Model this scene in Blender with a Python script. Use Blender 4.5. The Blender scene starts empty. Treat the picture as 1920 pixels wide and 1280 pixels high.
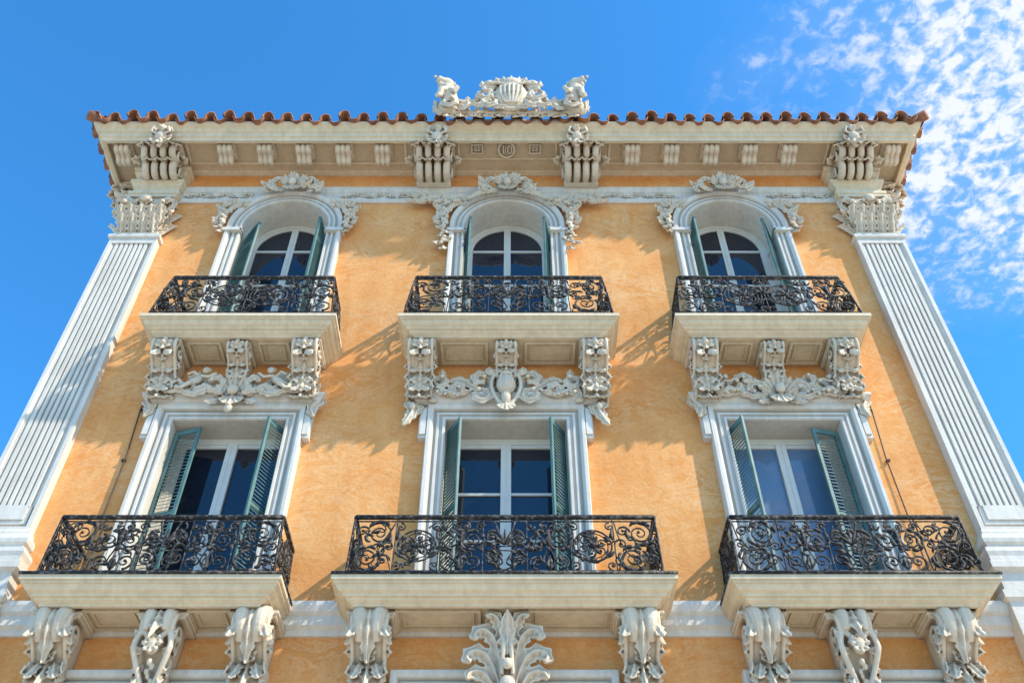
import bpy, math, random, bmesh
from mathutils import Vector, Matrix
pi=math.pi; sin=math.sin; cos=math.cos
SC=bpy.context.scene
# ------------------------------------------------------------------ mesh builder
class MB:
    def __init__(s): s.v=[]; s.f=[]
    def add(s,vs,fs):
        o=len(s.v); s.v+=[tuple(p) for p in vs]; s.f+=[tuple(i+o for i in f) for f in fs]
    def box(s,x0,x1,y0,y1,z0,z1):
        s.add([(x0,y0,z0),(x1,y0,z0),(x1,y1,z0),(x0,y1,z0),(x0,y0,z1),(x1,y0,z1),(x1,y1,z1),(x0,y1,z1)],
              [(0,3,2,1),(4,5,6,7),(0,1,5,4),(1,2,6,5),(2,3,7,6),(3,0,4,7)])
    def tube(s,path,rad,n=6,ref=(0,1,0)):
        P=[Vector(p) for p in path]; m=len(P)
        if m<2: return
        R=rad if callable(rad) else (lambda t:rad)
        vs=[];ref=Vector(ref)
        for i,p in enumerate(P):
            t=(P[min(i+1,m-1)]-P[max(i-1,0)])
            if t.length<1e-9: t=Vector((0,0,1))
            t.normalize()
            a=t.cross(ref)
            if a.length<.15: a=t.cross(Vector((1,0,0.3)))
            a.normalize(); b=a.cross(t)
            r=R(i/(m-1))
            for k in range(n):
                th=2*pi*(k+.5)/n
                vs.append(p+a*(r*cos(th))+b*(r*sin(th)))
        fs=[]
        for i in range(m-1):
            for k in range(n):
                k2=(k+1)%n
                fs.append((i*n+k,i*n+k2,(i+1)*n+k2,(i+1)*n+k))
        fs.append(tuple(range(n))[::-1]); fs.append(tuple((m-1)*n+k for k in range(n)))
        s.add(vs,fs)
    def ell(s,c,r,n=10,rot=None):
        if not hasattr(r,'__len__'): r=(r,r,r)
        vs=[];fs=[];m=n//2+1
        for i in range(m+1):
            ph=pi*i/m
            for k in range(n):
                th=2*pi*k/n
                q=Vector((r[0]*sin(ph)*cos(th),r[1]*sin(ph)*sin(th),r[2]*cos(ph)))
                if rot: q=rot@q
                vs.append(Vector(c)+q)
        for i in range(m):
            for k in range(n):
                k2=(k+1)%n
                fs.append((i*n+k,(i+1)*n+k,(i+1)*n+k2,i*n+k2))
        s.add(vs,fs)
    def sheet(s,grid_front,N_back):
        a=len(grid_front); b=len(grid_front[0])
        vs=[p for r in grid_front for p in r]+[p for r in N_back for p in r]
        o=a*b; fs=[]
        for i in range(a-1):
            for j in range(b-1):
                fs.append((i*b+j,i*b+j+1,(i+1)*b+j+1,(i+1)*b+j))
                fs.append((o+i*b+j,o+(i+1)*b+j,o+(i+1)*b+j+1,o+i*b+j+1))
        for i in range(a-1):
            fs.append((i*b,(i+1)*b,o+(i+1)*b,o+i*b))
            fs.append((i*b+b-1,o+i*b+b-1,o+(i+1)*b+b-1,(i+1)*b+b-1))
        for j in range(b-1):
            fs.append((j,o+j,o+j+1,j+1))
            q=(a-1)*b
            fs.append((q+j,q+j+1,o+q+j+1,o+q+j))
        s.add(vs,fs)
    def leaf(s,O,D,N,L,W,curl=.5,arch=.15,lobes=3.5,th=.035,ns=20,nt=8):
        O=Vector(O);D=Vector(D).normalized();N=Vector(N).normalized();S=D.cross(N).normalized()
        F=[];B=[]
        for i in range(ns+1):
            u=i/ns
            w=W*.5*(sin(pi*min(1,.14+.86*u))**.7)*(1.15-.5*abs(cos(lobes*pi*u)))+.004
            al=L*(u-.22*curl*u**4)
            out=L*(arch*sin(pi*u*.9)+curl*.45*u**3)
            rF=[];rB=[]
            for j in range(nt+1):
                t=-1+2*j/nt
                rib=.13*W*cos(t*pi*2)*(1-u*.4)-.16*W*t*t
                rr=O+D*(al+.10*L*abs(t)*(1-u)*.6)+S*(t*w)+N*(out+rib)
                rF.append(rr); rB.append(rr-N*th)
            F.append(rF);B.append(rB)
        s.sheet(F,B)
    def frond(s,pts,W,o=.06,bul=.06,lobes=4.5,th=.05,curl=.12,sub=6,nt=8):
        P=catmull(pts,sub);m=len(P);F=[];B=[]
        for i,p in enumerate(P):
            a=P[max(i-1,0)];b=P[min(i+1,m-1)];t=Vector((b[0]-a[0],0,b[1]-a[1])).normalized();S=Vector((-t.z,0,t.x))
            u=i/(m-1)
            w=W*.5*(sin(pi*min(1,.13+.87*u))**.6)*(1.18-.5*abs(cos(lobes*pi*u)))+.004
            out=o+bul*sin(pi*u)+curl*u**3
            rF=[];rB=[]
            for j in range(nt+1):
                q=-1+2*j/nt
                rib=.14*W*cos(q*pi*2)*(1-.4*u)-.18*W*q*q
                r=Vector((p[0],-(out+rib),p[1]))+S*(q*w)+t*(.25*W*abs(q)*(1-u))
                rF.append(r);rB.append(r+Vector((0,th,0)))
            F.append(rF);B.append(rB)
        s.sheet(F,B)
    def ext(s,pts,axis,a,b):
        n=len(pts)
        if axis=='z': vs=[(p[0],p[1],a) for p in pts]+[(p[0],p[1],b) for p in pts]
        elif axis=='x': vs=[(a,p[0],p[1]) for p in pts]+[(b,p[0],p[1]) for p in pts]
        else: vs=[(p[0],a,p[1]) for p in pts]+[(p[0],b,p[1]) for p in pts]
        fs=[(i,(i+1)%n,n+(i+1)%n,n+i) for i in range(n)]+[tuple(range(n))[::-1],tuple(range(n,2*n))]
        s.add(vs,fs)
    def sweep(s,path,prof,plane='xy',side=1,cap=False):
        m=len(path);k=len(prof);vs=[]
        def nrm(a,b):
            dx=b[0]-a[0];dy=b[1]-a[1];l=math.hypot(dx,dy)
            return (dy/l*side,-dx/l*side)
        for i,p in enumerate(path):
            if i==0: n=nrm(path[0],path[1])
            elif i==m-1: n=nrm(path[-2],path[-1])
            else:
                n1=nrm(path[i-1],p);n2=nrm(p,path[i+1]);d=1+n1[0]*n2[0]+n1[1]*n2[1]
                n=((n1[0]+n2[0])/d,(n1[1]+n2[1])/d)
            for o,q in prof:
                a=p[0]+n[0]*o;b=p[1]+n[1]*o
                vs.append((a,b,q) if plane=='xy' else (a,-q,b))
        fs=[(i*k+j,i*k+j+1,(i+1)*k+j+1,(i+1)*k+j) for i in range(m-1) for j in range(k-1)]
        s.add(vs,fs)

def catmull(pts,n=8):
    out=[];P=[pts[0]]+list(pts)+[pts[-1]]
    for i in range(1,len(P)-2):
        for k in range(n):
            t=k/n
            out.append(tuple(.5*((2*P[i][d])+(-P[i-1][d]+P[i+1][d])*t+(2*P[i-1][d]-5*P[i][d]+4*P[i+1][d]-P[i+2][d])*t*t+(-P[i-1][d]+3*P[i][d]-3*P[i+1][d]+P[i+2][d])*t**3) for d in range(len(pts[0]))))
    out.append(tuple(pts[-1]));return out

def V(x,z,o=0): return Vector((x,-o,z))
NO=Vector((0,-1,0))
def volute(mb,cx,cz,r,a0,turns,d,th,o=.05,eye=True,ns=26):
    P=[]
    for i in range(ns+1):
        u=i/ns; rr=r*(1-.85*u); a=a0+d*2*pi*turns*u
        P.append(V(cx+rr*cos(a),cz+rr*sin(a),o+.35*r*u))
    mb.tube(P,lambda t:th*(1.1-.35*t),6)
    if eye: mb.ell(P[-1],th*1.6,8)
def lf(mb,x,z,deg,L,W,curl=.5,o=.04,arch=.15,**k):
    a=math.radians(deg); mb.leaf(V(x,z,o),(cos(a),0,sin(a)),NO,L,W,curl,arch,**k)
def fan(mb,x,z,deg,spread,n,L,W,curl=.5,o=.04):
    for i in range(n):
        u=0 if n==1 else -1+2*i/(n-1)
        lf(mb,x,z,deg+u*spread,L*(1-.18*abs(u)),W,curl,o+.03*(1-abs(u)))
def scrollfrond(mb,x,z,r,a0,turns,d,W,o=.1,bul=.05,curl=.1):
    pts=[]
    for i in range(9):
        u=i/8;rr=r*(1-.72*u);a=a0+d*2*pi*turns*u;pts.append((x+rr*cos(a),z+rr*sin(a)))
    mb.frond(pts,W,o,bul,5.5,.05,curl,4)
    mb.ell(V(pts[-1][0],pts[-1][1],o+curl+.03),W*.28,8)

# ------------------------------------------------------------------ materials
def mat(name):
    m=bpy.data.materials.new(name);m.use_nodes=True
    nt=m.node_tree;b=nt.nodes['Principled BSDF'];return m,nt,b
def N(nt,t,**k):
    n=nt.nodes.new(t)
    for a,v in k.items(): setattr(n,a,v)
    return n
def ramp(nt,stops,interp='LINEAR'):
    r=N(nt,'ShaderNodeValToRGB');cr=r.color_ramp;cr.interpolation=interp
    while len(cr.elements)<len(stops): cr.elements.new(.5)
    for e,(p,c) in zip(cr.elements,stops):
        e.position=p;e.color=(c if hasattr(c,'__len__') else (c,c,c))+((1,) if hasattr(c,'__len__') else (1,))
    return r
def noise(nt,scale,detail=5,dist=0,mapscale=None,rough=.55):
    g=N(nt,'ShaderNodeNewGeometry');n=N(nt,'ShaderNodeTexNoise')
    n.inputs['Scale'].default_value=scale;n.inputs['Detail'].default_value=detail
    n.inputs['Distortion'].default_value=dist;n.inputs['Roughness'].default_value=rough
    if mapscale:
        mp=N(nt,'ShaderNodeMapping');mp.inputs['Scale'].default_value=mapscale
        nt.links.new(g.outputs['Position'],mp.inputs[0]);nt.links.new(mp.outputs[0],n.inputs['Vector'])
    else: nt.links.new(g.outputs['Position'],n.inputs['Vector'])
    return n
def mix(nt,a,b,fac,mode='MIX'):
    m=N(nt,'ShaderNodeMix',data_type='RGBA',blend_type=mode)
    for sock,val in ((m.inputs[0],fac),(m.inputs[6],a),(m.inputs[7],b)):
        if hasattr(val,'is_output'): nt.links.new(val,sock)
        elif hasattr(val,'__len__'): sock.default_value=tuple(val)+(1,)
        else: sock.default_value=val
    return m.outputs[2]
def bump(nt,b,h,strength,dist=.01):
    bp=N(nt,'ShaderNodeBump');bp.inputs['Strength'].default_value=strength;bp.inputs['Distance'].default_value=dist
    nt.links.new(h,bp.inputs['Height']);nt.links.new(bp.outputs[0],b.inputs['Normal'])

def plaster():
    m,nt,b=mat('orange_plaster')
    n1=noise(nt,.6,5,1.4);r1=ramp(nt,[(.3,(.80,.335,.088)),(.52,(.87,.40,.125)),(.72,(.90,.46,.165))]);nt.links.new(n1.outputs[0],r1.inputs[0])
    n2=noise(nt,1.2,3,4.5,(1,1,1.7),.5);r2=ramp(nt,[(.44,0.),(.53,1.),(.57,.10),(.63,.85),(.68,.2)]);nt.links.new(n2.outputs[0],r2.inputs[0])
    n5=noise(nt,.8,3,.5);r5=ramp(nt,[(.40,.25),(.62,1.)]);nt.links.new(n5.outputs[0],r5.inputs[0])
    f=N(nt,'ShaderNodeMath',operation='MULTIPLY');nt.links.new(r5.outputs[0],f.inputs[1]);nt.links.new(r2.outputs[0],f.inputs[0])
    f2=N(nt,'ShaderNodeMath',operation='MULTIPLY');f2.inputs[1].default_value=.62;nt.links.new(f.outputs[0],f2.inputs[0])
    c=mix(nt,r1.outputs[0],(.93,.62,.33),f2.outputs[0])
    n6=noise(nt,4,4,4.0,(1,1,2.0));r6=ramp(nt,[(.44,(.94,.87,.80)),(.56,(1.,1.,1.))]);nt.links.new(n6.outputs[0],r6.inputs[0])
    c=mix(nt,c,r6.outputs[0],.85,'MULTIPLY')
    n3=noise(nt,1.5,5,.4,(2.2,2.2,.25));r3=ramp(nt,[(.35,(.86,.76,.68)),(.6,(1.,1.,1.))]);nt.links.new(n3.outputs[0],r3.inputs[0])
    c=mix(nt,c,r3.outputs[0],.45,'MULTIPLY')
    nt.links.new(c,b.inputs['Base Color']);b.inputs['Roughness'].default_value=.9
    n4=noise(nt,5,4,2.0);bump(nt,b,n4.outputs[0],.35,.025);return m
def trim(name,base,dirt_shade,amount=.5,streak=.5,rough=.75,point=True,ao=0,aod=.10):
    m,nt,b=mat(name)
    n1=noise(nt,2.2,6,.5);r1=ramp(nt,[(.3,tuple(x*.86 for x in base)),(.7,base)]);nt.links.new(n1.outputs[0],r1.inputs[0]);c=r1.outputs[0]
    n3=noise(nt,2.0,6,.3,(5,5,.5));r3=ramp(nt,[(.36,0.),(.62,1.)]);nt.links.new(n3.outputs[0],r3.inputs[0])
    iv=N(nt,'ShaderNodeMath',operation='MULTIPLY_ADD');iv.inputs[1].default_value=-streak*.6;iv.inputs[2].default_value=streak*.6
    nt.links.new(r3.outputs[0],iv.inputs[0]);c=mix(nt,c,dirt_shade,iv.outputs[0])
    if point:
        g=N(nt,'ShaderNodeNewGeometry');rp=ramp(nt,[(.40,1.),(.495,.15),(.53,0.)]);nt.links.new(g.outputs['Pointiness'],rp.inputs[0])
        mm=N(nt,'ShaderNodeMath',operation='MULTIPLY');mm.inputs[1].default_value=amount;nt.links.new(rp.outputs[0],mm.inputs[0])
        c=mix(nt,c,dirt_shade,mm.outputs[0])  # concave creases darkened in the base colour, over the streaked grime
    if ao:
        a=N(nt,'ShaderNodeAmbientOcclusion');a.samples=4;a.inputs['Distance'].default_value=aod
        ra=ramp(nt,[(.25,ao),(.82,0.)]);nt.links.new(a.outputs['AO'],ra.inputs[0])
        c=mix(nt,c,tuple(x*.6 for x in dirt_shade),ra.outputs[0])  # recesses tinted darker: occlusion shade painted into the base colour
    nt.links.new(c,b.inputs['Base Color']);b.inputs['Roughness'].default_value=rough
    n4=noise(nt,22,5,.3);bump(nt,b,n4.outputs[0],.4,.014);return m
M_WALL=plaster()
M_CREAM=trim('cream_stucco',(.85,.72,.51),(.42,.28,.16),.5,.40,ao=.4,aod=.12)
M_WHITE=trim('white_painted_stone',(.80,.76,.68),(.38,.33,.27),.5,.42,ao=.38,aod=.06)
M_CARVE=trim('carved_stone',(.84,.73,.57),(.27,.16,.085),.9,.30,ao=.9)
M_SASH=trim('white_window_paint',(.78,.75,.68),(.5,.48,.42),.2,.1,.45,False)
def simple(name,c1,c2,scale,rough,metal=0.,bmp=.2,mapscale=None,lo=.3,hi=.7):
    m,nt,b=mat(name);n=noise(nt,scale,6,.3,mapscale);r=ramp(nt,[(lo,c1),(hi,c2)]);nt.links.new(n.outputs[0],r.inputs[0])
    nt.links.new(r.outputs[0],b.inputs['Base Color']);b.inputs['Roughness'].default_value=rough;b.inputs['Metallic'].default_value=metal
    if bmp: bump(nt,b,n.outputs[0],bmp,.01)
    return m
M_IRON=simple('weathered_black_wrought_iron',(.010,.009,.009),(.26,.23,.20),16,.70,lo=.50,hi=.74)
M_TEAL=simple('green_grey_shutter_paint',(.06,.15,.145),(.14,.255,.24),3,.6)
M_TILE=simple('terracotta_tile',(.15,.055,.033),(.46,.20,.105),4,.85,0,.5)
def glass(name,c1,c2):
    m=simple(name,c1,c2,.8,.03,0,0);b=m.node_tree.nodes['Principled BSDF'];b.inputs['IOR'].default_value=1.6;return m
M_GLASS=glass('dark_window_glass',(.008,.012,.024),(.014,.024,.044))
M_GLASS2=glass('painted_reflection_glass',(.08,.15,.25),(.13,.23,.37))  # lighter blue base colour paints the sky reflection into the pane
M_GROUND=simple('pale_stone_paving',(.50,.42,.31),(.60,.52,.40),.8,.85)
M_DOOR=simple('dark_wood',(.05,.03,.02),(.09,.05,.03),4,.5)

# ------------------------------------------------------------------ objects
def link(o,parent=None):
    SC.collection.objects.link(o)
    if parent: o.parent=parent
    return o
def mesh_from(mb,name,m,smooth=False,voxel=None,sm=1):
    me=bpy.data.meshes.new(name);me.from_pydata(mb.v,[],mb.f);me.update()
    bm=bmesh.new();bm.from_mesh(me);bmesh.ops.recalc_face_normals(bm,faces=bm.faces);bm.to_mesh(me);bm.free()
    if voxel:
        o=bpy.data.objects.new('tmp',me);SC.collection.objects.link(o)
        r=o.modifiers.new('r','REMESH');r.mode='VOXEL';r.voxel_size=voxel
        s=o.modifiers.new('s','SMOOTH');s.factor=.5;s.iterations=sm
        dg=bpy.context.evaluated_depsgraph_get();dg.update()
        me2=bpy.data.meshes.new_from_object(o.evaluated_get(dg))
        bpy.data.objects.remove(o);bpy.data.meshes.remove(me);me=me2;me.name=name;smooth=True
    me.materials.clear();me.materials.append(m)
    if smooth: me.polygons.foreach_set('use_smooth',[True]*len(me.polygons))
    return me
def put(name,me,parent,loc=(0,0,0),rotz=0,mirror=False,label=None,sc=None):
    o=bpy.data.objects.new(name,me);link(o,parent);o.location=loc;o.rotation_euler=(0,0,rotz)
    if sc: o.scale=sc
    if mirror: o.scale=(-o.scale[0],o.scale[1],o.scale[2])
    if label:o['label']=label
    return o
def empty(name,parent,loc):
    o=bpy.data.objects.new(name,None);link(o,parent);o.location=loc;o.empty_display_size=.3;return o

B=empty('apartment_building',None,(0,0,0))
B['label']='ornate orange plaster building with cream carved trim and iron balconies'
B['category']='building'

CXS=[-4.6,0,4.62]
LOW_A=[.94,1.0,.94]; LOW_Z=(8.80,12.33); LOW_R=.45
UP_A=.88; UP_Z=(14.02,17.72); UP_R=.62
GF_A=[1.15,1.2,1.15]; GF_Z=(4.4,7.55)
HW=8.05; DEPTH=12

# ---- wall
mb=MB()
def rect(x0,x1,z0,z1,y=0): mb.add([(x0,y,z0),(x1,y,z0),(x1,y,z1),(x0,y,z1)],[(0,1,2,3)])
def band(z0,z1,As,Z,arch=False):
    xs=-HW+.05;g=.02
    for cx,a in zip(CXS,As):
        a+=g;rect(xs,cx-a,z0,z1)
        if Z[0]>z0: rect(cx-a,cx+a,z0,Z[0])
        if not arch: rect(cx-a,cx+a,Z[1]+g,z1)
        else:
            n=24
            for i in range(n):
                t0=pi-pi*i/n;t1=pi-pi*(i+1)/n
                p0=(cx+a*cos(t0),Z[1]+a*sin(t0));p1=(cx+a*cos(t1),Z[1]+a*sin(t1))
                mb.add([(p0[0],0,p0[1]),(p1[0],0,p1[1]),(p1[0],0,z1),(p0[0],0,z1)],[(0,1,2,3)])
        xs=cx+a
    rect(xs,HW-.05,z0,z1)
band(0,8.6,GF_A,GF_Z);band(8.6,13.5,LOW_A,LOW_Z);band(13.5,19.76,[UP_A]*3,UP_Z,True)
w=HW-.05
mb.add([(-w,0,0),(-w,DEPTH,0),(-w,DEPTH,19.72),(-w,0,19.72),(w,0,0),(w,DEPTH,0),(w,DEPTH,19.72),(w,0,19.72)],[(0,1,2,3),(4,5,6,7),(1,5,6,2)])
me=bpy.data.meshes.new('wall');me.from_pydata(mb.v,[],mb.f);me.materials.append(M_WALL)
put('wall',me,B,label='orange mottled plaster wall')

# ---- cornice + eave
CI=.30  # side overhang is narrower than the front one
path=[(-HW,DEPTH),(-HW,0),(HW,0),(HW,DEPTH)]
cpath=[(-HW+CI,DEPTH),(-HW+CI,0),(HW-CI,0),(HW-CI,DEPTH)]
mb=MB();mb.sweep(cpath,[(-.04,19.69),(.05,19.69),(.06,19.71),(.10,19.71),(.13,19.74),(.90,19.74),(.90,19.60),(.98,19.58),(1.0,19.66),(1.04,19.68),(1.04,19.79),(1.08,19.81),(1.10,19.86),(1.17,19.92),(1.20,19.94),(1.20,20.0),(0,20.06)])
def ringbox(mb,x0,x1,y0,y1,z,wd=.05,hh=.03):
    mb.box(x0,x1,y0,y0+wd,z-hh,z+.01);mb.box(x0,x1,y1-wd,y1,z-hh,z+.01)
    mb.box(x0,x0+wd,y0+wd,y1-wd,z-hh,z+.01);mb.box(x1-wd,x1,y0+wd,y1-wd,z-hh,z+.01)
ringbox(mb,-1.08,1.08,-.88,-.42,19.74,.04,.03)
for a,b in ((2.2,7.0),(-7.0,-2.2)):
    ringbox(mb,a,b,-.89,-.30,19.74,.05,.03)
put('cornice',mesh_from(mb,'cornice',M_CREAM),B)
for cx in (-.66,.6):
    mb=MB();ringbox(mb,cx-.13,cx+.13,-.82,-.58,19.74,.03,.05)
    for a in range(4): mb.leaf((cx,-.70,19.72),(cos(a*pi/2+.8),sin(a*pi/2+.8),0),(0,0,-1),.11,.09,.3,.1,1.5,.02,6,4)
    put('soffit_plaque',mesh_from(mb,'soffit_plaque',M_CARVE),B)
mb=MB()
P=[(-.02+.17*cos(t*pi/12),-.68+.20*sin(t*pi/12),19.71) for t in range(25)]
mb.tube(P,.028,6,(0,0,1))
P=[(.05+.045*cos(t*pi/8),-.68+.10*sin(t*pi/8),19.71) for t in range(17)]
mb.tube(P,.018,6,(0,0,1));mb.box(-.10,-.07,-.80,-.58,19.69,19.745);mb.box(-.05,-.03,-.78,-.60,19.69,19.745)
put('soffit_medallion',mesh_from(mb,'soffit_medallion',M_CARVE),B)

mb=MB();mb.sweep(path,[(-.04,18.62),(.05,18.62),(.08,18.66),(.08,18.72),(.03,18.74),(.03,18.98),(.06,19.00),(.06,19.05),(.09,19.08),(.09,19.15),(-.04,19.18)])
put('frieze_moulding',mesh_from(mb,'frieze_moulding',M_WHITE),B)
def vine(x0,x1,z,seed):
    mb=MB();x=x0;i=0
    P=[];n=int((x1-x0)/.05)
    for k in range(n+1):
        xx=x0+(x1-x0)*k/n;P.append(V(xx,z+.04*sin(xx*9),.04))
    mb.tube(P,.018,5)
    while x<x1-.1:
        s=1 if i%2 else -1
        volute(mb,x+.12,z+s*.03,.08,pi*(0 if s>0 else 1),1.1,s,.018,.04,True,12)
        lf(mb,x+.2,z,40*s,.15,.10,.3,.03,th=.014,ns=8,nt=4)
        x+=.24;i+=1
    return mesh_from(mb,'frieze_vine',M_CARVE,True)
for i,(a,b) in enumerate(((-7.0,-5.6),(-3.6,-1.95),(1.95,3.6),(5.6,7.0))): put('frieze_vine',vine(a,b,18.86,i),B)
mb=MB();mb.sweep(path,[(-.04,8.40),(.06,8.40),(.08,8.47),(.14,8.52),(.14,8.66),(.19,8.70),(.22,8.79),(.22,8.85),(-.04,8.90)])
put('string_course',mesh_from(mb,'string_course',M_WHITE),B)

# ---- console bracket generator
def console(w,h,d,kind=0,seed=0):
    mb=MB();rg=random.Random(seed)
    if kind==1: P0=[(-d*.80,0),(-d*.98,-.05*h),(-d,-.16*h),(-d*.90,-.30*h),(-d*.62,-.46*h),(-d*.48,-.62*h),(-d*.50,-.76*h),(-d*.42,-.88*h),(-d*.25,-.97*h),(-d*.05,-h)]
    else: P0=[(-d*.80,0),(-d*.96,-.06*h),(-d*1.02,-.16*h),(-d*.96,-.28*h),(-d*.72,-.40*h),(-d*.50,-.52*h),(-d*.52,-.66*h),(-d*.52,-.78*h),(-d*.36,-.92*h),(-d*.08,-h)]
    pr=catmull(P0,5)
    poly=[(0.02,0)]+pr+[(0.02,-h)]
    bw={0:.34,1:.38,2:.30}[kind]
    mb.ext(poly,'x',-w*bw,w*bw)
    L=len(pr)-1
    for sx in (-1,1):
        mb.tube([(sx*w*(bw+.03),p[0],p[1]) for p in pr],.05*w+.008,6,(1,0,0))
        for (cy,cz,r,tn,d0) in ((-.66*d,-.22*h,.20*h,1.6,1),(-.26*d,-.82*h,.13*h,1.4,-1)):
            P=[]
            for i in range(25):
                u=i/24;a=pi/2+d0*2*pi*tn*u;rr=r*(1-.85*u)
                P.append((sx*(w*(bw+.02)+.03*u),cy+rr*cos(a),cz+rr*sin(a)))
            mb.tube(P,.02+.02*w,5,(1,0,0));mb.ell(P[-1],.05,8)
        for z,L2 in ((-.25,.35),(-.5,.3),(-.72,.25)):
            mb.leaf((sx*w*bw,-d*.35,z*h),(0,-.6,-.6),(sx,0,0),h*L2,w*.32,.7,th=.03)
    def at(u):
        k=u*L;i0=int(min(k,L-1));fr=k-i0
        p=Vector((0,pr[i0][0]*(1-fr)+pr[i0+1][0]*fr,pr[i0][1]*(1-fr)+pr[i0+1][1]*fr))
        t=Vector((0,pr[i0+1][0]-pr[i0][0],pr[i0+1][1]-pr[i0][1])).normalized();n=Vector((0,t.z,-t.y))
        if n.y>0:n=-n
        return p,t,n
    def drape(u0,u1,W,bul,lobes,x0=0,curl=.9,lean=0,rb=.02):
        F=[];Bk=[];ns=26;nt=10
        for i in range(ns+1):
            s=i/ns;p,t,n=at(u0+(u1-u0)*s)
            ww=W*.5*(sin(pi*min(1,.2+.8*s))**.55)*(1.22-.6*abs(cos(lobes*pi*s)))+.003
            rF=[];rB=[]
            for j in range(nt+1):
                q=-1+2*j/nt
                o=bul*(.6+curl*1.3*s**4)-.4*bul*q*q+rb*cos(q*pi*2)-.02*abs(cos(lobes*pi*s))*abs(q)
                r=p+Vector((x0+lean*s+q*ww,0,0))+n*o+t*(.16*W*abs(q)*(1-s))
                rF.append(r);rB.append(r-n*.05)
            F.append(rF);Bk.append(rB)
        mb.sheet(F,Bk)
    if kind==0:
        for sx in (-1,1):
            P=[at(.03+.36*i/9) for i in range(10)]
            mb.tube([p+Vector((sx*w*.22*(1-.02*i),0,0))+n*.02 for i,(p,t,n) in enumerate(P)],lambda t:w*(.19-.07*t),9,(1,0,0))
            mb.leaf((sx*w*.24,-d*1.0,-.10*h),(sx*.28,.16,-1),(sx*.35,-1,.05),h*.36,w*.34,.8,.16,3.5)
            mb.leaf((sx*w*.32,-d*.80,-.10*h),(sx*.12,.10,-1),(sx*1,-.5,.05),h*.34,w*.34,.6,.10,3.5)
            mb.leaf((sx*w*.16,-d*.58,-.52*h),(sx*.28,.05,-1),(sx*.35,-1,0),h*.30,w*.30,.8,.18,3.5)
            mb.leaf((sx*w*.26,-d*.42,-.52*h),(sx*.25,-.1,-1),(sx,-.6,0),h*.26,w*.26,.6,.13,2.5)
            mb.leaf((sx*w*.08,-d*.45,-.76*h),(sx*.25,.25,-1),(sx*.2,-1,0),h*.24,w*.24,.6,.12,2.5)
        drape(.04,.52,w*.44,.12,4.5,0,1.3);drape(.52,.80,w*.36,.10,2.5,0,1.3);drape(.72,.98,w*.30,.10,2.5,0,.9)
        for a in range(6):
            mb.leaf((0,-d*.66,-.47*h),(cos(a*pi/3+.5),0,sin(a*pi/3+.5)),(0,-1,-.2),w*.24,w*.18,.7,.2,1.5,.03,10,6)
        mb.ell((0,-d*.66-.06,-.48*h),.045,8)
    elif kind==1:
        for z,rr in ((-.17,.11),(-.36,.07),(-.70,.10),(-.86,.07)):
            yy=-d if z>-.3 else -d*(.82 if z>-.4 else .50)
            mb.ell((0,yy-.02,z*h),(rr*w*.9,rr*.7,rr*w*.9),10)
            for a in range(6):
                aa=a*pi/3+.5
                mb.leaf((.0,yy-.0,z*h),(cos(aa),0,sin(aa)),(0,-1,0),rr*w*3.3,rr*w*2.2,.6,.15,1.5,.03,10,6)
        for sx in (-1,1):
            for z in (-.26,-.30,-.46,-.60,-.82):
                yy=-d*(.95 if z>-.4 else .6 if z>-.5 else .5)
                mb.leaf((sx*.02,yy,z*h),(sx*.8,0,-.7),(0,-1,.1),w*.5,w*.26,.6,.15,2.5,.03,12,6)
        drape(.40,.62,w*.5,.05,2.5)
        mb.leaf((0,-d*.30,-.80*h),(0,-.25,-1),(0,-1,0),h*.34,w*.6,.8)
        for sx in (-1,1): mb.leaf((sx*w*.2,-d*.3,-.84*h),(sx*.4,-.2,-1),(0,-1,0),h*.26,w*.4,.9)
    elif kind==2:
        for sx in (-1,1):
            P=[at(.02+.28*i/9) for i in range(10)]
            mb.tube([p+Vector((sx*w*.20,0,0))+n*.02 for i,(p,t,n) in enumerate(P)],lambda t:w*(.17-.08*t),9,(1,0,0))
            P=catmull([(sx*w*.10,-.84*h),(sx*w*.30,-.62*h),(sx*w*.42,-.42*h),(sx*w*.30,-.26*h),(sx*w*.14,-.32*h),(sx*w*.20,-.40*h)],5)
            mb.tube([V(a,b,d*(.98 if b>-.45*h else .98+(b/h+.45)*1.0)) for a,b in P],w*.075,7)
            for z,aa in ((-.30,20),(-.42,-10),(-.55,-40),(-.66,-60)):
                r=math.radians(aa);mb.leaf((sx*w*.20,-d*(.90 if z>-.5 else .7),z*h),(sx*cos(r),0,sin(r)),(0,-1,.1),w*.36,w*.28,.8,.15,2.5,.03,12,6)
        mb.ell((0,-d*.95,-.40*h),(w*.17,.10,.10*h),10)
        for a in range(8): mb.leaf((0,-d*.98,-.40*h),(cos(a*pi/4),0,sin(a*pi/4)),(0,-1,0),w*.28,w*.17,.9,.3,1.5,.03,10,6)
        for k in range(6): mb.ell((.05*sin(k*2),-d*(.86-.05*k),-h*(.56+.04*k)),.05-.003*k,8)
        drape(.08,.34,w*.34,.12,3.5,0,1.4);drape(.62,.98,w*.34,.12,3.5,0,1.1)
    if kind!=1:
        tp=.20 if kind==0 else .30
        mb.v=[(x*(1-tp*min(1,max(0,-z/h))),y,z) for x,y,z in mb.v]
    mb.box(-w*.54,w*.54,-d*.94,.02,-.04*h,0.0);mb.box(-w*.49,w*.49,-d*.90,.02,-.075*h,-.03*h)
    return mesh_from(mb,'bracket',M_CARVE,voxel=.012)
C_UP_SIDE=console(.47,1.0,.74,1);C_UP_MID=console(.38,.62,.66,1)
C_LOW=console(.62,1.18,.64,0);C_LOW_MID=console(.64,1.26,.62,2)

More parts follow.
